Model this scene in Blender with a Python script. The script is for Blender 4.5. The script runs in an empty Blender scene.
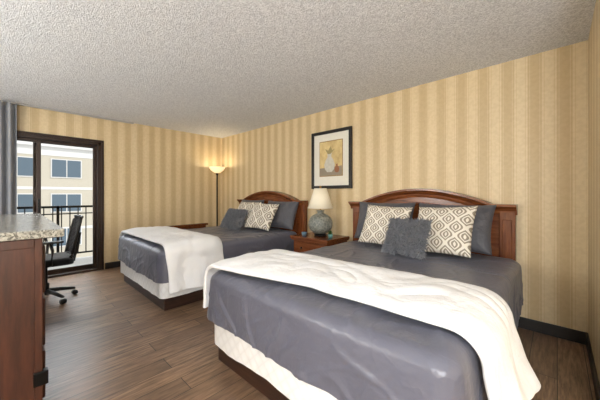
import bpy, bmesh, math, random
from mathutils import Vector, Matrix, Euler, noise
random.seed(7)
S=bpy.context.scene
S.view_settings.view_transform='Standard'
S.view_settings.look='None'
C=bpy.context.collection
pi=math.pi
# ---------------------------------------------------------------- materials
def srgb(r,g,b):
    f=lambda c:(c/255/12.92) if c/255<=.04045 else ((c/255+.055)/1.055)**2.4
    return (f(r),f(g),f(b),1)
class NB:
    def __init__(s,name):
        s.m=bpy.data.materials.new(name); s.m.use_nodes=True
        s.t=s.m.node_tree; s.b=s.t.nodes['Principled BSDF']
    def n(s,typ,**kw):
        nd=s.t.nodes.new(typ)
        for k,v in kw.items():
            if k in nd.inputs: nd.inputs[k].default_value=v
            else: setattr(nd,k,v)
        return nd
    def l(s,a,b): s.t.links.new(a,b)
    def math(s,op,a,b=None,c=None):
        nd=s.t.nodes.new('ShaderNodeMath'); nd.operation=op
        for i,x in enumerate((a,b,c)):
            if x is None: continue
            if isinstance(x,(int,float)): nd.inputs[i].default_value=x
            else: s.l(x,nd.inputs[i])
        return nd.outputs[0]
    def mix(s,f,a,b,mode='MIX'):
        nd=s.t.nodes.new('ShaderNodeMix'); nd.data_type='RGBA'; nd.blend_type=mode
        for i,x in ((0,f),(6,a),(7,b)):
            if isinstance(x,(int,float,tuple)): nd.inputs[i].default_value=x
            else: s.l(x,nd.inputs[i])
        return nd.outputs[2]
    def pos(s,scale=(1,1,1),rot=(0,0,0)):
        g=s.n('ShaderNodeNewGeometry'); m=s.n('ShaderNodeMapping')
        m.inputs['Scale'].default_value=scale; m.inputs['Rotation'].default_value=rot
        s.l(g.outputs['Position'],m.inputs['Vector']); return m.outputs[0]
    def noise(s,vec,scale,detail=4,rough=.55):
        nd=s.n('ShaderNodeTexNoise'); nd.inputs['Scale'].default_value=scale
        nd.inputs['Detail'].default_value=detail; nd.inputs['Roughness'].default_value=rough
        s.l(vec,nd.inputs['Vector']); return nd.outputs['Fac']
    def rng(s,x,a,b):
        r=s.n('ShaderNodeMapRange'); s.l(x,r.inputs[0]); r.inputs[1].default_value=a; r.inputs[2].default_value=b; return r.outputs[0]
    def bump(s,h,strength=.3,dist=.01):
        nd=s.n('ShaderNodeBump'); nd.inputs['Strength'].default_value=strength
        nd.inputs['Distance'].default_value=dist; s.l(h,nd.inputs['Height']); s.l(nd.outputs[0],s.b.inputs['Normal'])
    def col(s,c):
        if isinstance(c,tuple): s.b.inputs['Base Color'].default_value=c
        else: s.l(c,s.b.inputs['Base Color'])
def simple(name,c,rough=.5,metal=0,nscale=0,var=.1,bump=0,emis=None,es=0):
    M=NB(name); M.b.inputs['Roughness'].default_value=rough; M.b.inputs['Metallic'].default_value=metal
    v=M.pos(); f=M.noise(v,nscale or 30)
    d=tuple(x*(1-var) for x in c[:3])+(1,); M.col(M.mix(f,c,d))
    if bump: M.bump(f,bump,.005)
    if emis: M.b.inputs['Emission Color'].default_value=emis; M.b.inputs['Emission Strength'].default_value=es
    return M.m
def wallpaper(name,axis):
    M=NB(name); g=M.n('ShaderNodeNewGeometry'); sp=M.n('ShaderNodeSeparateXYZ'); M.l(g.outputs['Position'],sp.inputs[0])
    x=sp.outputs[axis]
    fr=M.math('FRACT',M.math('DIVIDE',M.math('ADD',x,20.0),.19))
    tri=M.math('ABSOLUTE',M.math('SUBTRACT',fr,.5))
    st=M.n('ShaderNodeMapRange',interpolation_type='SMOOTHSTEP'); M.l(tri,st.inputs[0]); st.inputs[1].default_value=.22; st.inputs[2].default_value=.28
    pin=M.math('LESS_THAN',M.math('ABSOLUTE',M.math('SUBTRACT',tri,.18)),.018)
    pin2=M.math('LESS_THAN',M.math('ABSOLUTE',M.math('SUBTRACT',tri,.33)),.018)
    light=srgb(219,200,163); dark=srgb(199,176,136)
    c=M.mix(st.outputs[0],dark,light)
    c=M.mix(M.math('MULTIPLY',pin,.5),c,light)
    c=M.mix(M.math('MULTIPLY',pin2,.45),c,dark)
    v=M.pos(); nz=M.noise(v,34,3)
    c=M.mix(M.math('MULTIPLY',M.rng(nz,.4,.6),.14),c,srgb(164,138,98))
    M.col(c); M.b.inputs['Roughness'].default_value=.48; M.bump(nz,.08,.003)
    return M.m
def woodmat(name,c1,c2,scale=(1,8,8),rough=.3,s=4):
    M=NB(name); v=M.pos(scale); a=M.noise(v,s,6,.6)
    M.col(M.mix(M.rng(a,.3,.7),c1,c2)); M.b.inputs['Roughness'].default_value=rough; M.bump(a,.05,.002); return M.m
def fabric(name,c,rough=.85,big=5,bs=.35,c2=None,sheen=.15,crease=0,weave=.04):
    M=NB(name); v=M.pos((1,1,.7)); a=M.noise(v,big,5,.55); b=M.noise(M.pos(),420,2)
    c2=c2 or tuple(x*.8 for x in c[:3])+(1,)
    M.col(M.mix(a,c,c2)); h=M.math('ADD',a,M.math('MULTIPLY',b,weave))
    if crease:
        r1=M.math('ABSOLUTE',M.math('SUBTRACT',M.noise(M.pos((1.3,.8,.9)),3.2,3,.5),.5))
        r2=M.math('ABSOLUTE',M.math('SUBTRACT',M.noise(M.pos((.8,1.5,1.1)),7.5,3,.5),.5))
        r1=M.math('MINIMUM',M.math('MULTIPLY',r1,9),.5); r2=M.math('MINIMUM',M.math('MULTIPLY',r2,7),.5)
        h=M.math('ADD',h,M.math('MULTIPLY',M.math('ADD',r1,M.math('MULTIPLY',r2,.6)),-crease))
    M.bump(h,bs,.05)
    M.b.inputs['Roughness'].default_value=rough; M.b.inputs['Sheen Weight'].default_value=sheen; return M.m
m_wx=wallpaper('wallpaper_x',0); m_wy=wallpaper('wallpaper_y',1)
M=NB('popcorn_ceiling'); v=M.pos(); a=M.noise(v,85,3,.75); vo=M.n('ShaderNodeTexVoronoi',Scale=115.0); M.l(v,vo.inputs['Vector'])
h=M.math('SUBTRACT',a,M.math('MULTIPLY',vo.outputs['Distance'],.5)); M.bump(h,.75,.015)
M.col(M.mix(M.rng(a,.4,.6),srgb(206,208,213),srgb(246,248,252))); M.b.inputs['Roughness'].default_value=.95; m_ceil=M.m
# floor
M=NB('laminate_planks'); g=M.n('ShaderNodeNewGeometry'); sp=M.n('ShaderNodeSeparateXYZ'); M.l(g.outputs['Position'],sp.inputs[0])
cb=M.n('ShaderNodeCombineXYZ'); M.l(sp.outputs[1],cb.inputs[0]); M.l(sp.outputs[0],cb.inputs[1])
bk=M.n('ShaderNodeTexBrick'); M.l(cb.outputs[0],bk.inputs['Vector'])
for k,vv in (('Scale',1.0),('Brick Width',1.22),('Row Height',.15),('Mortar Size',.0025),('Mortar Smooth',.2),('Bias',0.0)): bk.inputs[k].default_value=vv
bk.inputs['Color1'].default_value=(0,0,0,1); bk.inputs['Color2'].default_value=(1,1,1,1); bk.inputs['Mortar'].default_value=(.5,.5,.5,1); bk.offset=.37
gr=M.noise(M.pos((9,.9,1)),5,7,.65); gr2=M.noise(M.pos((40,2,1)),4,4)
c=M.mix(M.rng(gr,.35,.65),srgb(96,74,56),srgb(172,140,111))
c=M.mix(M.math('MULTIPLY',bk.outputs['Color'],.6),c,srgb(96,74,58))
c=M.mix(M.math('MULTIPLY',M.rng(gr2,.4,.7),.4),c,srgb(80,60,47))
c=M.mix(bk.outputs['Fac'],c,srgb(36,27,22)); M.col(c)
M.b.inputs['Roughness'].default_value=.36; M.bump(M.math('SUBTRACT',M.math('MULTIPLY',gr,.3),bk.outputs['Fac']),.2,.003); m_floor=M.m

m_cherry=woodmat('cherry_wood_x',srgb(84,42,22),srgb(140,82,46),(1,9,9),.25)
m_cherryz=woodmat('cherry_wood_z',srgb(78,38,22),srgb(132,76,42),(9,9,1),.25)
m_cab=woodmat('cabinet_wood',srgb(50,26,17),srgb(82,44,29),(8,8,1),.4)
m_plinth=woodmat('dark_plinth_wood',srgb(38,24,18),srgb(66,42,30),(1,1,8),.45)
m_black=simple('black_trim',srgb(26,23,22),.4)
m_blackm=simple('black_metal',srgb(22,21,21),.35,.6)
m_plas=simple('black_plastic',srgb(20,20,22),.45)
m_bronze=simple('bronze_door_frame',srgb(52,38,32),.4,.3)
m_duv=fabric('slate_duvet',srgb(100,101,114),.36,3,.4,c2=srgb(88,89,101),crease=.14,sheen=.05,weave=.01)
m_dpil=fabric('slate_pillow',srgb(84,84,91),.5,9,.35,crease=.12)
m_white=fabric('white_quilt',srgb(240,241,243),.8,5,.4,c2=srgb(230,231,233),crease=.1)
M=NB('quilted_boxspring'); g=M.n('ShaderNodeNewGeometry'); sp=M.n('ShaderNodeSeparateXYZ'); M.l(g.outputs['Position'],sp.inputs[0])
s1=M.math('ADD',sp.outputs[0],sp.outputs[1]); q1=M.math('ABSOLUTE',M.math('SINE',M.math('MULTIPLY',M.math('ADD',s1,sp.outputs[2]),34))); q2=M.math('ABSOLUTE',M.math('SINE',M.math('MULTIPLY',M.math('SUBTRACT',s1,sp.outputs[2]),34)))
qq=M.math('POWER',M.math('MULTIPLY',q1,q2),.4); fo=M.noise(M.pos((1,1,.35)),6,4)
M.bump(M.math('ADD',M.math('MULTIPLY',qq,.05),M.math('MULTIPLY',fo,.7)),.6,.05); M.col(M.mix(qq,srgb(226,225,224),srgb(238,238,238))); M.b.inputs['Roughness'].default_value=.8; m_box=M.m
m_fur=fabric('grey_fur',srgb(146,148,154),.9,40,.6,c2=srgb(108,110,118))
m_curt=fabric('grey_curtain',srgb(146,148,153),.85,6,.1)
m_glass=NB('window_glass'); m_glass.b.inputs['Transmission Weight'].default_value=1; m_glass.b.inputs['Roughness'].default_value=0; m_glass.b.inputs['IOR'].default_value=1.02
_f=m_glass.noise(m_glass.pos(),2); m_glass.col(m_glass.mix(_f,(1,1,1,1),(.97,.99,.98,1))); m_glass=m_glass.m
M=NB('granite'); v=M.pos(); vo=M.n('ShaderNodeTexVoronoi',Scale=140.0); M.l(v,vo.inputs['Vector']); a=M.noise(v,60,4)
sp=M.n('ShaderNodeSeparateColor'); M.l(vo.outputs['Color'],sp.inputs[0])
c=M.mix(sp.outputs[0],srgb(170,168,158),srgb(106,103,94)); c=M.mix(M.math('GREATER_THAN',sp.outputs[1],.78),c,srgb(54,52,48)); c=M.mix(M.math('MULTIPLY',a,.35),c,srgb(195,194,184)); M.col(c)
M.b.inputs['Roughness'].default_value=.2; m_gran=M.m
def ogee(name,N=5.0,K=2.2,line=srgb(228,222,210),base=srgb(142,132,120)):
    M=NB(name); uv=M.n('ShaderNodeUVMap'); sx=M.n('ShaderNodeSeparateXYZ'); M.l(uv.outputs[0],sx.inputs[0])
    U=M.math('MULTIPLY',sx.outputs[0],N); Cc=M.math('MULTIPLY',M.math('COSINE',M.math('MULTIPLY',sx.outputs[1],2*pi*K)),.42)
    def d(a,off):
        f=M.math('FRACT',M.math('MULTIPLY',M.math('ADD',a,20.0-off),.5))
        return M.math('MULTIPLY',M.math('SUBTRACT',.5,M.math('ABSOLUTE',M.math('SUBTRACT',f,.5))),2.0)
    dist=M.math('MINIMUM',d(M.math('ADD',U,Cc),0.0),d(M.math('SUBTRACT',U,Cc),1.0))
    l1=M.math('LESS_THAN',dist,.17)
    l2=M.math('LESS_THAN',M.math('ABSOLUTE',M.math('SUBTRACT',dist,.48)),.085)
    l3=M.math('GREATER_THAN',dist,.78)
    ln=M.math('MAXIMUM',M.math('MAXIMUM',l1,l2),l3)
    M.col(M.mix(ln,base,line)); M.b.inputs['Roughness'].default_value=.85; M.bump(M.noise(M.pos(),9,4),.3,.03); return M.m
m_pat=ogee('ogee_pillow',7.0,3.0,base=srgb(150,140,124)); m_pat3=ogee('ogee_pillow_c',7.0,3.0,base=srgb(146,136,121)); m_pat2=ogee('ogee_pillow_b',5.0,2.1,base=srgb(142,132,118))
# ---------------------------------------------------------------- builders
def par(o,p):
    if p is not None:
        o.parent=p; o.matrix_parent_inverse=Matrix.Translation(-p.location)
    return o
def empty(name,loc):
    e=bpy.data.objects.new(name,None); e.location=loc; e.empty_display_size=.1; C.objects.link(e); return e
def mk(name,verts,faces,mat,parent=None,smooth=False,uvs=None):
    me=bpy.data.meshes.new(name); me.from_pydata([tuple(v) for v in verts],[],faces); me.materials.append(mat)
    if smooth:
        for p in me.polygons: p.use_smooth=True
    if uvs:
        ul=me.uv_layers.new(name='UVMap')
        for lp in me.loops: ul.data[lp.index].uv=uvs[lp.vertex_index]
    bm=bmesh.new(); bm.from_mesh(me); bmesh.ops.recalc_face_normals(bm,faces=bm.faces); bm.to_mesh(me); bm.free()
    o=bpy.data.objects.new(name,me); C.objects.link(o); return par(o,parent)
def bev(o,w,seg=2):
    if w>0:
        m=o.modifiers.new('b','BEVEL'); m.width=w; m.segments=seg; m.limit_method='ANGLE'
    return o
def boxes(name,bl,mat,parent=None,bevel=0):
    V=[];F=[]
    for a,b in bl:
        k=len(V)
        for x in (a[0],b[0]):
            for y in (a[1],b[1]):
                for z in (a[2],b[2]): V.append((x,y,z))
        F+=[tuple(k+i for i in q) for q in ((0,1,3,2),(4,6,7,5),(0,4,5,1),(2,3,7,6),(0,2,6,4),(1,5,7,3))]
    return bev(mk(name,V,F,mat,parent),bevel)
def box(name,a,b,mat,parent=None,bevel=0): return boxes(name,[(a,b)],mat,parent,bevel)
def lathe(name,prof,c,mat,parent=None,n=48,disp=None):
    V=[];F=[]
    for r,z in prof:
        for i in range(n):
            t=2*pi*i/n; rr=r*(1+(disp(t,z) if disp else 0)); V.append((c[0]+rr*math.cos(t),c[1]+rr*math.sin(t),c[2]+z))
    for k in range(len(prof)-1):
        for i in range(n): F.append((k*n+i,k*n+(i+1)%n,(k+1)*n+(i+1)%n,(k+1)*n+i))
    return mk(name,V,F,mat,parent,True)
def tube(name,pts,r,mat,parent=None,n=10):
    V=[];F=[]; pts=[Vector(p) for p in pts]
    for k,p in enumerate(pts):
        d=(pts[min(k+1,len(pts)-1)]-pts[max(k-1,0)]).normalized()
        up=Vector((0,0,1)) if abs(d.z)<.95 else Vector((1,0,0)); a=d.cross(up).normalized(); b=d.cross(a)
        rr=r[k] if isinstance(r,(list,tuple)) else r
        for i in range(n):
            t=2*pi*i/n; V.append(p+a*math.cos(t)*rr+b*math.sin(t)*rr)
    for k in range(len(pts)-1):
        for i in range(n): F.append((k*n+i,k*n+(i+1)%n,(k+1)*n+(i+1)%n,(k+1)*n+i))
    F.append(tuple(range(n))); F.append(tuple((len(pts)-1)*n+i for i in range(n)))
    return mk(name,V,F,mat,parent,True)
def sweep_xz(name,path,prof,y0,mat,parent=None):
    V=[];F=[];n=len(prof)
    for k,(x,z) in enumerate(path):
        x1,z1=path[max(k-1,0)];x2,z2=path[min(k+1,len(path)-1)]
        d=Vector((x2-x1,z2-z1)).normalized(); nx,nz=-d.y,d.x
        for a,b in prof: V.append((x+nx*a,y0+b,z+nz*a))
    for k in range(len(path)-1):
        for i in range(n): F.append((k*n+i,k*n+(i+1)%n,(k+1)*n+(i+1)%n,(k+1)*n+i))
    F.append(tuple(range(n))); F.append(tuple((len(path)-1)*n+i for i in range(n)))
    return mk(name,V,F,mat,parent)
def nz(x,y,z=0): return noise.noise(Vector((x,y,z)))
# ---------------------------------------------------------------- room
XF,XR,YB,H=-5.33,.18,3.17,2.44
XE,YN=1.7,-2.3; T=.12
box('floor',(XF-T,YN-T,-.1),(XE+T,YB+T,0),m_floor)
box('ceiling',(XF-T,YN-T,H),(XE+T,YB+T,H+.12),m_ceil)
box('wall_back',(XF-T,YB,0),(XE+T,YB+T,H),m_wx)
DY0,DY1,DZ=-.52,1.0,2.04
boxes('wall_far',[((XF-T,DY1,0),(XF,YB,H)),((XF-T,YN,0),(XF,DY0,H)),((XF-T,DY0,DZ),(XF,DY1,H))],m_wy)
box('wall_right',(XR,1.75,0),(XR+T,YB,H),m_wy)
box('wall_return',(XR+T,1.75,0),(XE+T,1.75+T,H),m_wx)
box('wall_entry',(XE,YN-T,0),(XE+T,1.75,H),m_wy)
box('wall_front',(XF-T,YN-T,0),(XE,YN,H),m_wx)
bh=.1
box('baseboard_back',(XF,YB-.014,0),(XR,YB,bh),m_black,None,.004)
boxes('baseboard_far',[((XF,DY1+.05,0),(XF+.014,YB-.014,bh)),((XF,YN,0),(XF+.014,DY0-.05,bh))],m_black,None,.004)
box('baseboard_right',(XR-.014,1.75,0),(XR,YB-.014,bh),m_black,None,.004)
e=empty('wall_ledge',(XF+.05,2.18,.6))
box('board',(XF,1.58,.585),(XF+.09,2.8,.62),m_cherry,e,.005)
box('apron',(XF,1.6,.5),(XF+.03,2.78,.585),m_cherry,e,.003)
e=empty('door_1',(XF-.05,.25,1))
fr=[((XF-.1,DY0,0),(XF+.015,DY0+.05,DZ)),((XF-.1,DY1-.05,0),(XF+.015,DY1,DZ)),((XF-.1,DY0,DZ-.05),(XF+.015,DY1,DZ)),((XF-.1,DY0,0),(XF+.01,DY1,.035))]
boxes('frame',fr,m_bronze,e,.004)
def sash(nm,y0,y1,x0,x1):
    w=.045
    boxes(nm,[((x0,y0,.035),(x1,y0+w,DZ-.05)),((x0,y1-w,.035),(x1,y1,DZ-.05)),((x0,y0+w,DZ-.05-w),(x1,y1-w,DZ-.05)),((x0,y0+w,.035),(x1,y1-w,.035+.07))],m_bronze,e,.003)
    box(nm+'_glass',((x0+x1)/2-.003,y0+w,.1),((x0+x1)/2+.003,y1-w,DZ-.09),m_glass,e)
sash('sash_fixed',.22,DY1-.05,XF-.09,XF-.06)
sash('sash_sliding',DY0+.05,.3,XF-.045,XF-.015)
box('handle',(XF-.015,.265,.95),(XF+.02,.285,1.15),m_blackm,e,.005)
boxes('trim_door',[((XF,DY1,0),(XF+.016,DY1+.035,DZ+.035)),((XF,DY0,DZ),(XF+.016,DY1,DZ+.035))],m_bronze,None,.003)
tr=box('curtain_track',(XF+.03,-1.3,H-.025),(XF+.06,1.45,H-.001),simple('grey_track',srgb(170,170,170),.4),None,.004)
V=[];F=[];nu=220;nv=30
for j in range(nv+1):
    for i in range(nu+1):
        y=-1.2+1.26*i/nu; z=.03+(H-.07)*j/nv
        x=XF+.12+.045*math.sin(i/nu*2*pi*15+.6*nz(y*3,z*.5))+.012*nz(y*6,z)
        V.append((x,y,z))
for j in range(nv):
    for i in range(nu): a=j*(nu+1)+i; F.append((a,a+1,a+nu+2,a+nu+1))
o=mk('curtain',V,F,m_curt,None,True); s=o.modifiers.new('s','SOLIDIFY'); s.thickness=.006
# ---------------------------------------------------------------- exterior
m_conc=simple('concrete',srgb(150,147,142),.8,0,20,.15)
m_stucco=simple('stucco',srgb(186,176,158),.9,0,3,.08)
m_band=simple('stucco_light',srgb(212,208,202),.9)
m_wing=simple('dark_window',srgb(84,98,108),.2)
box('balcony_slab',(XF-1.5,-2.5,-.22),(XF-T,3.2,-.03),m_conc)
e=empty('balcony_railing',(XF-1.35,.3,.5)); rx=XF-1.35
bl=[((rx-.02,-2.4,.96),(rx+.02,3.1,1.0)),((rx-.015,-2.4,.08),(rx+.015,3.1,.11)),((rx-.015,-2.4,.84),(rx+.015,3.1,.86))]
for i in range(46):
    y=-2.35+i*.12; bl.append(((rx-.008,y-.008,.11),(rx+.008,y+.008,.96)))
for y in (-2.4,-.9,.6,2.1,3.1): bl.append(((rx-.02,y-.02,-.03),(rx+.02,y+.02,1.0)))
boxes('bars',bl,m_blackm,e)
e=empty('apartment_building',(-31,3,0))
box('body',(-38,-25,-8),(-30,30,5.3),m_stucco,e)
bl=[((-30.1,-25,z0-.1),(-29.97,30,z0+.12)) for z0 in (-4.3,-1.6,1.75)]
bl.append(((-30.1,-25,4.4),(-29.97,30,5.3))); bl.append(((-30.4,-25,5.1),(-29.7,30,5.45)))
boxes('bands',bl,m_band,e)
wb=[];ws=[]
for r_ in range(-3,2):
    zc=.55+2.85*r_
    for k in range(-6,9):
        yc=3.25+k*2.9
        wb.append(((-30.02,yc-1.0,zc-.78),(-29.93,yc+1.0,zc+.78)))
        ws.append(((-29.93,yc-.92,zc-.7),(-29.9,yc-.04,zc+.7))); ws.append(((-29.93,yc+.04,zc-.7),(-29.9,yc+.92,zc+.7)))
boxes('window_frames',wb,m_band,e); boxes('window_panes',ws,m_wing,e)
# ---------------------------------------------------------------- bed
def rrect(hx,hy,r,n):
    P=[]
    L=2*(2*hx-2*r)+2*(2*hy-2*r)+2*pi*r
    for i in range(n):
        s=L*i/n
        a=2*hy-2*r; b=pi*r/2; c=2*hx-2*r
        if s<a: P.append((hx,-hy+r+s,1,0)); continue
        s-=a
        if s<b: t=s/r; P.append((hx-r+r*math.cos(t),hy-r+r*math.sin(t),math.cos(t),math.sin(t))); continue
        s-=b
        if s<c: P.append((hx-r-s,hy,0,1)); continue
        s-=c
        if s<b: t=pi/2+s/r; P.append((-hx+r+r*math.cos(t),hy-r+r*math.sin(t),math.cos(t),math.sin(t))); continue
        s-=b
        if s<a: P.append((-hx,hy-r-s,-1,0)); continue
        s-=a
        if s<b: t=pi+s/r; P.append((-hx+r+r*math.cos(t),-hy+r+r*math.sin(t),math.cos(t),math.sin(t))); continue
        s-=b
        if s<c: P.append((-hx+r+s,-hy,0,-1)); continue
        s-=c
        t=1.5*pi+s/r; P.append((hx-r+r*math.cos(t),-hy+r+r*math.sin(t),math.cos(t),math.sin(t)))
    return P
def softbox(name,x0,x1,y0,y1,zb,zt,rc,re,mat,parent,n=420,wr=1.0,seed=0,hemvar=0.0,flare=0.0,ruck=0.0):
    cx,cy,hx,hy=(x0+x1)/2,(y0+y1)/2,(x1-x0)/2,(y1-y0)/2
    P=rrect(hx,hy,rc,n); V=[];F=[]; rings=[]
    for k in range(56): rings.append(('t',k/55.0))
    for k in range(1,9): rings.append(('c',k/8*pi/2))
    for k in range(1,27): rings.append(('s',k/26))
    def ridge(v,w=.09): return max(0,1-abs(v)/w)**1.5     # thin raised crease
    def topd(wx,wy):
        w=.009*nz(wx*2.2+seed,wy*2.2)+.004*nz(wx*6+seed,wy*3)
        return wr*w + ruck*(.011*ridge(nz(wx*1.6+seed,wy*2.6+nz(wx*2,wy*2,seed),seed)) + .006*ridge(nz(wx*4+seed,wy*3,seed+4)))-.012*ruck
    for ty,q in rings:
        for (px,py,nx,ny) in P:
            sx=(hx-re)/hx; sy=(hy-re)/hy
            if ty=='t':
                x=px*sx*q; y=py*sy*q; z=zt+topd(cx+x,cy+y)
                if q==0: z=zt
            elif ty=='c':
                x=px*sx; y=py*sy; z=zt-re*(1-math.cos(q))+topd(cx+x,cy+y)*math.cos(q)
                x+=(px-x)*math.sin(q); y+=(py-y)*math.sin(q)
            else:
                hem=zb+hemvar*nz((cx+px)*2.5+seed,(cy+py)*2.5)
                z=(zt-re)+(hem-(zt-re))*q; s_=px-py
                w=wr*q*(.012*nz(s_*5+seed,z*1.5)+.006*nz(s_*13+seed,z*3))+flare*q
                w+=wr*.005*nz(px*4+seed,py*4,z*6)
                w+=ruck*(.010*ridge(nz(s_*3.5+seed+z*2,z*3,seed),.11)+.007*ridge(nz(s_*5-z*6,z*5+seed,seed+2)))*min(1,q*3)
                x=px+nx*w; y=py+ny*w
            V.append((cx+x,cy+y,z))
    m=len(rings)
    for k in range(m-1):
        for i in range(n): F.append((k*n+i,k*n+(i+1)%n,(k+1)*n+(i+1)%n,(k+1)*n+i))
    o=mk(name,V,F,mat,parent,True)
    bm=bmesh.new(); bm.from_mesh(o.data); bmesh.ops.remove_doubles(bm,verts=bm.verts,dist=.0002); bmesh.ops.recalc_face_normals(bm,faces=bm.faces); bm.to_mesh(o.data); bm.free()
    return o
def throw(name,x0,x1,zt,yn,yf,zl,zr,mat,seed,fl=.07,fr_=.05,rump=1.0):
    re=.085; off=.022; path=[]
    def add(x,z,nx,nzz,side,q): path.append((x,z,nx,nzz,side,q))
    for k in range(24): q=1-k/24; add(x0-off,zt-re+(zl-(zt-re))*q,-1,0,-1,q)
    for k in range(9): t=k/8*pi/2; add(x0+re-(re+off)*math.cos(t),zt-re+(re+off)*math.sin(t),-math.cos(t),math.sin(t),0,0)
    for k in range(1,90): add(x0+re+(x1-x0-2*re)*k/90,zt+off,0,1,0,0)
    for k in range(9): t=pi/2-k/8*pi/2; add(x1-re+(re+off)*math.cos(t),zt-re+(re+off)*math.sin(t),math.cos(t),math.sin(t),0,0)
    for k in range(1,25): q=k/24; add(x1+off,zt-re+(zr-(zt-re))*q,1,0,1,q)
    N=len(path); nv=50; V=[];F=[]
    for i,(x,z,nx,nn,side,q) in enumerate(path):
        s=i/(N-1)
        a=yn(s)+.022*nz(s*9+seed,1); b=yf(s)+.018*nz(s*8+seed,5)
        for j in range(nv+1):
            t=j/nv; y=a+(b-a)*t
            ed=1-abs(2*t-1)**6
            puff=.022*(1-abs(2*t-1)**4)+rump*(.010*nz(x*6+seed,y*6,z*6)+.007*nz(x*14,y*5+seed,z*10)+.022*abs(nz(x*3.5+seed,y*7+1.5*nz(x*3,y*3,seed),z*4)))*ed
            w=0
            if side:
                w=q*(.022*math.sin(t*11+seed)+.02*nz(y*6+seed,z*2)+.02*abs(nz(y*12+seed,z*2.5)))+(fl if side<0 else fr_)*q**1.3
                w=max(w,-.004)
            V.append((x+nx*(puff+w),y,z+nn*puff))
    for i in range(N-1):
        for j in range(nv): k=i*(nv+1)+j; F.append((k,k+1,k+nv+2,k+nv+1))
    o=mk(name,V,F,mat,None,True)
    s=o.modifiers.new('s','SOLIDIFY'); s.thickness=.026; s.offset=1 
    b=o.modifiers.new('b','SUBSURF'); b.levels=1; b.render_levels=1
    return o
def pillow(name,w,h,t,mat,loc,rot,seed=0,n=30,fur=False):
    V=[];F=[];UV=[]
    R=Euler(rot,'XYZ').to_matrix(); loc=Vector(loc)
    def P(u,v,side):
        th=t/2*(max(0,(1-abs(u)**3.2))*max(0,(1-abs(v)**3.2)))**.55
        x=w/2*u*(1-.07*(1-v*v)); y=h/2*v*(1-.07*(1-u*u))
        th+=.008*nz(u*2+seed,v*2,side)*(1-u*u)*(1-v*v)+.010*nz(u*6+seed,v*6,side)*(1-abs(u)**4)*(1-abs(v)**4)
        return Vector((x,y,side*th))
    for side in (1,-1):
        for j in range(n+1):
            for i in range(n+1):
                u=-1+2*i/n; v=-1+2*j/n
                u=math.sin(u*pi/2)*.35+u*.65; v=math.sin(v*pi/2)*.35+v*.65
                V.append(P(u,v,side)); UV.append((u/2+.5,v/2+.5))
    k=(n+1)**2
    for j in range(n):
        for i in range(n):
            a=j*(n+1)+i; F.append((a,a+1,a+n+2,a+n+1)); a+=k; F.append((a,a+n+1,a+n+2,a+1))
    W=[loc+R@p for p in V]
    if fur:
        rnd=random.Random(seed+3)
        for _ in range(9000):
            u=rnd.uniform(-.99,.99); v=rnd.uniform(-.99,.99); sd=1 if rnd.random()<.8 else -1
            p=P(u,v,sd)
            cl=Vector((nz(u*7+seed,v*7,1),nz(u*7,v*7+seed,5),0))*2.2
            d=Vector((rnd.gauss(0,.35),rnd.gauss(-.2,.35),sd*.8+rnd.gauss(0,.2)))+cl
            if abs(u)>.9: d.x+=u*1.2
            if abs(v)>.9: d.y+=v*1.2
            d.normalize(); L=rnd.uniform(.02,.042); sdv=d.cross(Vector((rnd.random(),rnd.random(),rnd.random()))).normalized()*.0045
            i0=len(W); W+= [loc+R@(p-sdv),loc+R@(p+sdv),loc+R@(p+d*L+Vector((0,-.006,0)))]; UV+=[(0,0)]*3; F.append((i0,i0+1,i0+2))
    me=bpy.data.meshes.new(name); me.from_pydata([tuple(v) for v in W],[],F); me.materials.append(mat)
    for i_,p in enumerate(me.polygons): p.use_smooth=(i_<2*n*n)
    ul=me.uv_layers.new(name='UVMap')
    for lp in me.loops: ul.data[lp.index].uv=UV[lp.vertex_index]
    if not fur:
        bm=bmesh.new(); bm.from_mesh(me); bmesh.ops.remove_doubles(bm,verts=bm.verts,dist=.0005); bmesh.ops.recalc_face_normals(bm,faces=bm.faces); bm.to_mesh(me); bm.free()
    o=bpy.data.objects.new(name,me); C.objects.link(o); return o
def arch(xa,xb,z0,rise,n=40):
    return [(xa+(xb-xa)*k/n, z0+rise*math.sin(pi*k/n)**.85) for k in range(n+1)]
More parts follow.
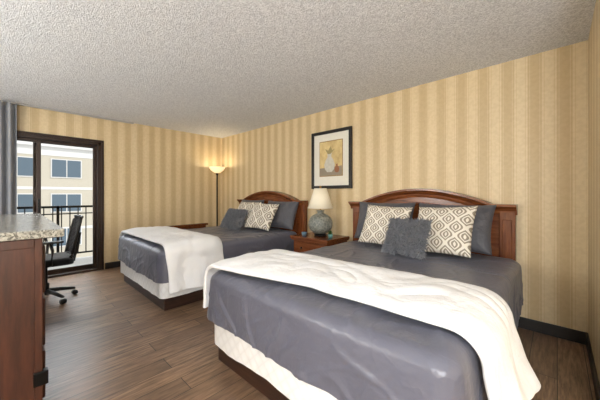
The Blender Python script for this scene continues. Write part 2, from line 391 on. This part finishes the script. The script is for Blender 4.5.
def headboard(xc,w,e):
    yb=YB-.02; yf=yb-.05; x0,x1=xc-w/2,xc+w/2; sh=.19; zs=1.075; rise=.155
    A=arch(x0+sh,x1-sh,zs,rise)
    pts=[(x0+.03,.25)]+[(x0+.03,zs)]+A+[(x1-.03,zs),(x1-.03,.25)]
    n=len(pts); V=[(x,yf+.012,z) for x,z in pts]+[(x,yb,z) for x,z in pts]
    F=[tuple(range(n)),tuple(range(n,2*n))]+[(i,(i+1)%n,n+(i+1)%n,n+i) for i in range(n)]
    mk('headboard_panel',V,F,m_cherry,e)
    crown=[(-.055,0),(-.055,-.02),(-.035,-.03),(-.02,-.032),(-.005,-.05),(.015,-.072),(.02,-.085),(.04,-.085),(.04,.05),(-.055,.05)]
    sweep_xz('headboard_arch_molding',A,crown,yf+.012,m_cherry,e)
    for s,(a,b) in enumerate(((x0,x0+sh+.01),(x1-sh-.01,x1))):
        sweep_xz('headboard_cap_%d'%s,[(a-.012,zs),(b+.0,zs)],crown,yf+.005,m_cherry,e)
        c0=(a if s==0 else b-.15)
        box('headboard_post_%d'%s,(c0+.02,yf-.025,0),(c0+.14,yb,zs-.03),m_cherryz,e,.006)
        box('headboard_post_panel_%d'%s,(c0+.045,yf-.032,.3),(c0+.115,yf-.02,zs-.1),m_cherryz,e,.004)
    xi0,xi1=x0+sh+.03,x1-sh-.03
    B=[(x,z-.13) for x,z in arch(xi0,xi1,zs,rise)]
    bead=[(-.018,0),(-.012,-.014),(.012,-.014),(.018,0)]
    sweep_xz('headboard_inner_arch',B,bead,yf+.013,m_cherryz,e)
    box('headboard_inner_l',(xi0-.012,yf-.001,.4),(xi0+.016,yf+.02,zs-.13),m_cherryz,e,.003)
    box('headboard_inner_r',(xi1-.016,yf-.001,.4),(xi1+.012,yf+.02,zs-.13),m_cherryz,e,.003)
def bed(x0,x1,y0,hbx,hbw,seed):
    y1=YB-.12; e=empty('bed',((x0+x1)/2,(y0+y1)/2,.3))
    box('plinth',(x0+.06,y0+.07,0),(x1-.07,y1-.02,.15),m_plinth,e,.005)
    softbox('box_spring',x0+.025,x1-.025,y0+.025,y1,.135,.4,.07,.03,m_box,e,wr=.9,seed=seed+9,hemvar=.02)
    softbox('duvet',x0,x1,y0,y1,.315,.658,.1,.075,m_duv,e,n=800,wr=1.2,seed=seed,hemvar=.035,flare=.012,ruck=.9)
    headboard(hbx,hbw,e); return e
bed(-4.47,-2.88,1.02,-3.66,1.72,1.3)
bed(-1.86,-.22,.97,-1.115,1.71,5.1)
ZT=.655
throw('throw_blanket',-4.47,-2.88,ZT,lambda s:1.06+.02*s,lambda s:1.72-.03*s,.3,.22,m_white,2.1)
throw('throw_blanket',-1.86,-.22,ZT,lambda s:.985+.17*min(1,max(0,(s-.22)/.3)) ,lambda s:1.68+.08*s,.36,.3,m_white,4.4,.03,.07)
def lean(name,w,h,t,mat,x,y,th,yaw=0,roll=0,seed=0,fur=False,dz=0):
    th=math.radians(th); z=ZT+h/2*math.sin(th)*.97+t*.18+dz
    pillow(name,w,h,t,mat,(x,y,z),(th,roll,math.radians(yaw)),seed,fur=fur)
lean('slate_pillow',.68,.46,.17,m_dpil,-1.46,2.95,72,3,0,1)
lean('slate_pillow',.70,.46,.17,m_dpil,-.75,2.94,70,-4,0,2)
lean('patterned_pillow',.50,.46,.16,m_pat,-1.33,2.72,62,4,.04,3)
lean('patterned_pillow',.52,.48,.16,m_pat3,-.76,2.69,60,-6,-.05,4)
lean('furry_pillow',.37,.34,.14,m_fur,-.99,2.46,60,-4,.0,5,True)
lean('slate_pillow',.66,.46,.17,m_dpil,-4.02,2.95,72,0,0,6)
lean('slate_pillow',.66,.46,.17,m_dpil,-3.2,2.93,68,6,0,7)
lean('patterned_pillow',.50,.46,.16,m_pat2,-3.84,2.75,62,8,0,8)
lean('patterned_pillow',.50,.46,.16,m_pat2,-3.36,2.69,58,10,.05,9)
lean('furry_pillow',.38,.34,.14,m_fur,-3.76,2.46,56,14,.05,10,True)
# ---------------------------------------------------------------- nightstand
e=empty('nightstand',(-2.35,2.88,.3)); a,b,c,d=-2.66,-2.05,2.66,3.13
box('top',(a-.02,c-.025,.61),(b+.02,d,.645),m_cherry,e,.008)
box('molding',(a-.005,c-.01,.59),(b+.005,d,.61),m_cherry,e,.004)
box('carcass',(a+.02,c+.015,.06),(b-.02,d,.59),m_cherryz,e,.004)
boxes('plinth',[((a,c,0),(b,d,.07))],m_cherryz,e,.005)
for i,(z0,z1) in enumerate(((.42,.575),(.25,.405),(.085,.235))):
    box('drawer_%d'%i,(a+.045,c,z0),(b-.045,c+.02,z1),m_cherry,e,.006)
    for k in (-.12,.12):
        lathe('knob_%d_%d'%(i,int(k>0)),[(0,.012),(.010,.010),(.014,.004),(.014,-.004),(.010,-.010),(0,-.012)],((a+b)/2+k,c-.012,(z0+z1)/2),m_blackm,e,16)
m_cer=NB('blue_grey_ceramic'); v=m_cer.pos(); vo=m_cer.n('ShaderNodeTexVoronoi',Scale=38.0); m_cer.l(v,vo.inputs['Vector'])
m_cer.col(m_cer.mix(vo.outputs['Distance'],srgb(78,86,88),srgb(160,162,152))); m_cer.bump(vo.outputs['Distance'],.5,.01); m_cer.b.inputs['Roughness'].default_value=.35; m_cer=m_cer.m
lx,ly=-2.35,2.9
e=empty('table_lamp',(lx,ly,.645))
lathe('base',[(0,0),(.085,0),(.085,.018),(.06,.03),(.05,.035)],(lx,ly,.645),m_blackm,e)
pr=[(.05,.03)]+[(.165*math.sin(t)**.75 if math.sin(t)>0 else 0,.165-.135*math.cos(t)) for t in [pi*k/24 for k in range(3,22)]]+[(.045,.305),(.04,.33),(.055,.335),(.055,.345),(.01,.35)]
lathe('jar',pr,(lx,ly,.645),m_cer,e,64)
lathe('stem',[(.01,.34),(.01,.42),(.008,.65),(.016,.655),(.012,.675),(0,.68)],(lx,ly,.645),simple('brass',srgb(170,130,70),.3,.9),e,16)
m_shade=simple('linen_shade',srgb(236,228,208),.8,0,200,.06,emis=srgb(255,230,185),es=.12)
lathe('shade',[(.168,.375),(.172,.375),(.085,.645),(.081,.645),(.168,.375)],(lx,ly,.645),m_shade,e,48)
e=empty('potted_plant',(-2.13,2.83,.645))
lathe('pot',[(0,0),(.026,0),(.034,.05),(.03,.05),(.028,.042),(0,.04)],(-2.13,2.83,.645),simple('teal_pot',srgb(90,140,140),.3),e,24)
m_leaf=simple('leaf',srgb(70,110,50),.6,0,40,.5); V=[];F=[];rn=random.Random(2)
for k in range(60):
    t=rn.uniform(0,2*pi); ph=rn.uniform(.1,1.1); L=rn.uniform(.03,.065); d=Vector((math.cos(t)*math.sin(ph),math.sin(t)*math.sin(ph),math.cos(ph)))
    s=d.cross(Vector((0,0,1))).normalized()*.008; p=Vector((-2.13,2.83,.688)); i0=len(V); V+=[p,p+d*L*.6+s,p+d*L,p+d*L*.6-s]; F.append((i0,i0+1,i0+2,i0+3))
mk('leaves',V,F,m_leaf,e)
lathe('ceramic_cup',[(0,0),(.028,0),(.036,.045),(.033,.045),(.026,.006),(0,.006)],(-2.53,2.77,.645),simple('blue_glaze',srgb(90,120,140),.3),None,24)
# ---------------------------------------------------------------- framed picture
e=empty('framed_picture',(-2.365,YB-.02,1.71)); x0,x1,z0,z1=-2.72,-2.01,1.29,2.13; w=.045
boxes('frame',[((x0,YB-.035,z0),(x0+w,YB,z1)),((x1-w,YB-.035,z0),(x1,YB,z1)),((x0+w,YB-.035,z1-w),(x1-w,YB,z1)),((x0+w,YB-.035,z0),(x1-w,YB,z0+w))],m_black,e,.006)
box('mat_board',(x0+w,YB-.015,z0+w),(x1-w,YB-.004,z1-w),simple('mat_board',srgb(230,227,216),.7),e)
ix0,ix1,iz0,iz1=x0+.16,x1-.16,z0+.19,z1-.16
box('fillet',(ix0-.012,YB-.018,iz0-.012),(ix1+.012,YB-.012,iz1+.012),simple('gold_fillet',srgb(150,120,70),.5),e)
M=NB('painting'); a_=M.noise(M.pos((3,1,2)),3,5,.7); M.col(M.mix(M.rng(a_,.3,.7),srgb(222,202,146),srgb(180,152,102))); M.b.inputs['Roughness'].default_value=.6
box('painting',(ix0,YB-.021,iz0),(ix1,YB-.012,iz1),M.m,e)
def flat(nm,pts,mat,y): mk(nm,[(x,y,z) for x,z in pts],[tuple(range(len(pts)))],mat,e)
ic=(ix0+ix1)/2
flat('painted_table',[(ix0,iz0),(ix1,iz0),(ix1,iz0+.13),(ix0,iz0+.11)],simple('paint_brown',srgb(150,138,120),.7),YB-.0215)
def vase(cx,z,s): 
    hw=[(.03,0),(.06,.03),(.07,.08),(.05,.13),(.025,.16),(.025,.19),(.035,.2)]
    return [(cx+a*s,z+b*s) for a,b in hw]+[(cx-a*s,z+b*s) for a,b in reversed(hw)]
flat('painted_vase',vase(ic-.02,iz0+.05,1.35),simple('paint_grey',srgb(215,212,200),.7,0,30,.4),YB-.022)
flat('painted_jar',vase(ic+.11,iz0+.04,.6),simple('paint_rust',srgb(150,100,70),.7),YB-.0225)
flat('painted_leaves',[(ic-.05,iz0+.31),(ic-.1,iz0+.39),(ic-.04,iz0+.36),(ic,iz0+.42),(ic+.03,iz0+.36),(ic+.08,iz0+.38),(ic,iz0+.31)],simple('paint_green',srgb(160,145,100),.7),YB-.0222)
# ---------------------------------------------------------------- floor lamp
lx,ly=-5.06,2.9; e=empty('floor_lamp',(lx,ly,0))
lathe('base',[(0,0),(.13,0),(.13,.015),(.11,.025),(.03,.035),(.015,.06)],(lx,ly,0),m_blackm,e)
lathe('pole',[(.014,.03),(.014,1.6),(.02,1.61),(.03,1.64),(.012,1.655)],(lx,ly,0),m_blackm,e,20)
lathe('bowl',[(.012,1.645),(.03,1.648),(.07,1.665),(.12,1.70),(.15,1.745),(.158,1.77),(.154,1.77),(.145,1.745),(.115,1.705),(.065,1.672),(0,1.655)],(lx,ly,0),simple('amber_glass_bowl',srgb(240,224,190),.4,emis=srgb(255,225,170),es=.9),e)
lathe('bulb',[(0,1.665),(.02,1.67),(.03,1.70),(.02,1.73),(0,1.735)],(lx,ly,0),simple('bulb',srgb(255,240,210),.4,emis=srgb(255,225,170),es=5),e,16)
def pt(name,loc,en,r,col=(1,1,1)):
    l=bpy.data.lights.new(name,'POINT'); l.energy=en; l.shadow_soft_size=r; l.color=col; o=bpy.data.objects.new(name,l); o.location=loc; C.objects.link(o); return o
pt('floor_lamp_light',(lx,ly,1.75),4.0,.03,(1,.89,.67))
# ---------------------------------------------------------------- dresser with granite top
e=empty('dresser',(-2.85,-.6,.5)); X0,X1,Y0,Y1=-3.74,-1.95,-1.5,.115
box('carcass',(X0+.02,Y0,.07),(X1,Y1,.975),m_cab,e,.004)
box('plinth',(X0+.05,Y0+.03,0),(X1-.03,Y1-.04,.07),m_cab,e)
boxes('end_frame',[((X1,Y1-.03,.07),(X1+.01,Y1,.975)),((X1,Y0,.93),(X1+.01,Y1-.03,.975)),((X1,Y0,.07),(X1+.01,Y1-.03,.12)),((X1,Y0,.12),(X1+.01,Y0+.07,.93))],m_cab,e,.003)
for i in range(3):
    a=X0+.05+i*.58
    for j in range(3): 
        box('drawer_%d_%d'%(i,j),(a,Y1,.12+j*.28),(a+.54,Y1+.014,.37+j*.28),m_cab,e,.005)
        box('pull_%d_%d'%(i,j),(a+.2,Y1+.014,.24+j*.28),(a+.34,Y1+.026,.255+j*.28),m_blackm,e,.004)
box('corner_bracket',(X1-.02,Y1-.035,.22),(X1+.022,Y1+.022,.29),m_blackm,e,.004)
box('granite_top',(X0,Y0-.02,.978),(X1+.03,Y1+.085,1.02),m_gran,e,.006)
# ---------------------------------------------------------------- office chair
cx,cy=-4.2,.27; e=empty('office_chair',(cx,cy,0))
for k in range(5):
    t=2*pi*k/5+.5; ex,ey=cx+.27*math.cos(t),cy+.27*math.sin(t)
    tube('leg_%d'%k,[(cx,cy,.12),(cx+.14*math.cos(t),cy+.14*math.sin(t),.105),(ex,ey,.075)],[.026,.022,.015],m_plas,e)
    tube('caster_%d'%k,[(ex-.022*math.sin(t),ey+.022*math.cos(t),.028),(ex+.022*math.sin(t),ey-.022*math.cos(t),.028)],.027,m_plas,e,16)
lathe('column',[(.0,.1),(.035,.1),(.035,.2),(.02,.21),(.02,.4),(.06,.41),(.06,.425),(0,.43)],(cx,cy,0),m_plas,e,20)
softbox('seat',cx-.245,cx+.245,cy-.24,cy+.23,.425,.5,.08,.03,fabric('chair_fabric',srgb(28,28,30),.9,20,.2),e,n=120,wr=.2)
def bp(u,v):
    w_=.2+.03*math.sin(pi*min(1,v*.9)); x=cx+u*w_; y=cy+.23+.09*v+.03*(1-u*u)-.03; z=.5+.44*v; return (x,y,z)
loop=[bp(-1,k/10) for k in range(11)]+[bp(-1+2*k/10,1) for k in range(1,10)]+[bp(1,1-k/10) for k in range(11)]+[bp(1-2*k/10,0) for k in range(1,11)]
tube('back_frame',loop,.016,m_plas,e)
for k in range(1,30): tube('mesh_h_%d'%k,[bp(-1+2*i/8,k/30) for i in range(9)],.0036,m_plas,e,5)
for k in range(1,24): tube('mesh_v_%d'%k,[bp(-1+2*k/24,i/6) for i in range(7)],.0036,m_plas,e,5)
tube('back_spine',[(cx,cy+.1,.41),(cx,cy+.25,.43),(cx,cy+.275,.55),(cx,cy+.3,.75)],.022,m_plas,e)
for s in (-1,1):
    tube('arm_%d'%s,[(cx+s*.2,cy+.02,.43),(cx+s*.27,cy+.03,.45),(cx+s*.285,cy+.04,.6),(cx+s*.285,cy+.02,.68)],.014,m_plas,e)
    box('armpad_%d'%s,(cx+s*.285-.03,cy-.13,.68),(cx+s*.285+.03,cy+.13,.705),m_plas,e,.01)
# ---------------------------------------------------------------- lights / world
LC=(.9,.95,1)
pt('camera_side_fill',(.7,-.9,1.4),250,.4,LC)  # unseen fill lamp added behind the camera, no fixture there
pt('left_side_fill',(-2.4,-1.9,1.4),165,.4,LC)  # second added fill, out of frame to the left, no real fitting
pt('window_side_fill',(-4.5,-1.7,1.3),38,.3,LC)  # weak fill lamp added to brighten the curtain and far-left ceiling
al=bpy.data.lights.new('daylight_boost','AREA'); al.shape='RECTANGLE'; al.size=2.6; al.size_y=1.2; al.energy=260; al.color=(.88,.94,1)  # area lamp added above the balcony to strengthen daylight through the door
ao=bpy.data.objects.new('daylight_boost',al); ao.location=(XF-2.2,.3,3.3); ao.rotation_euler=(Vector((3.4,0,-2.9))).to_track_quat('-Z','Y').to_euler(); C.objects.link(ao)
sun=bpy.data.lights.new('sun','SUN'); sun.energy=2.3; sun.angle=.02; so=bpy.data.objects.new('sun',sun); so.rotation_euler=(0,math.radians(48),math.radians(25)); C.objects.link(so)
w=bpy.data.worlds.new('world'); S.world=w; w.use_nodes=True; bg=w.node_tree.nodes['Background']
tc=w.node_tree.nodes.new('ShaderNodeTexSky'); tc.sky_type='HOSEK_WILKIE'; tc.turbidity=6; tc.sun_direction=(.6,.2,.75)
mx=w.node_tree.nodes.new('ShaderNodeMix'); mx.data_type='RGBA'; mx.inputs[0].default_value=.75; mx.inputs[7].default_value=(.92,.96,1,1)
w.node_tree.links.new(tc.outputs[0],mx.inputs[6]); w.node_tree.links.new(mx.outputs[2],bg.inputs[0]); bg.inputs[1].default_value=1.8
cam=bpy.data.cameras.new('camera'); co=bpy.data.objects.new('camera',cam); C.objects.link(co)
cam.sensor_width=36; cam.lens=36*273/600; cam.shift_y=-5/600; cam.clip_start=.02
co.location=(0,0,1.2); co.rotation_euler=(pi/2,0,math.radians(43.3)); S.camera=co
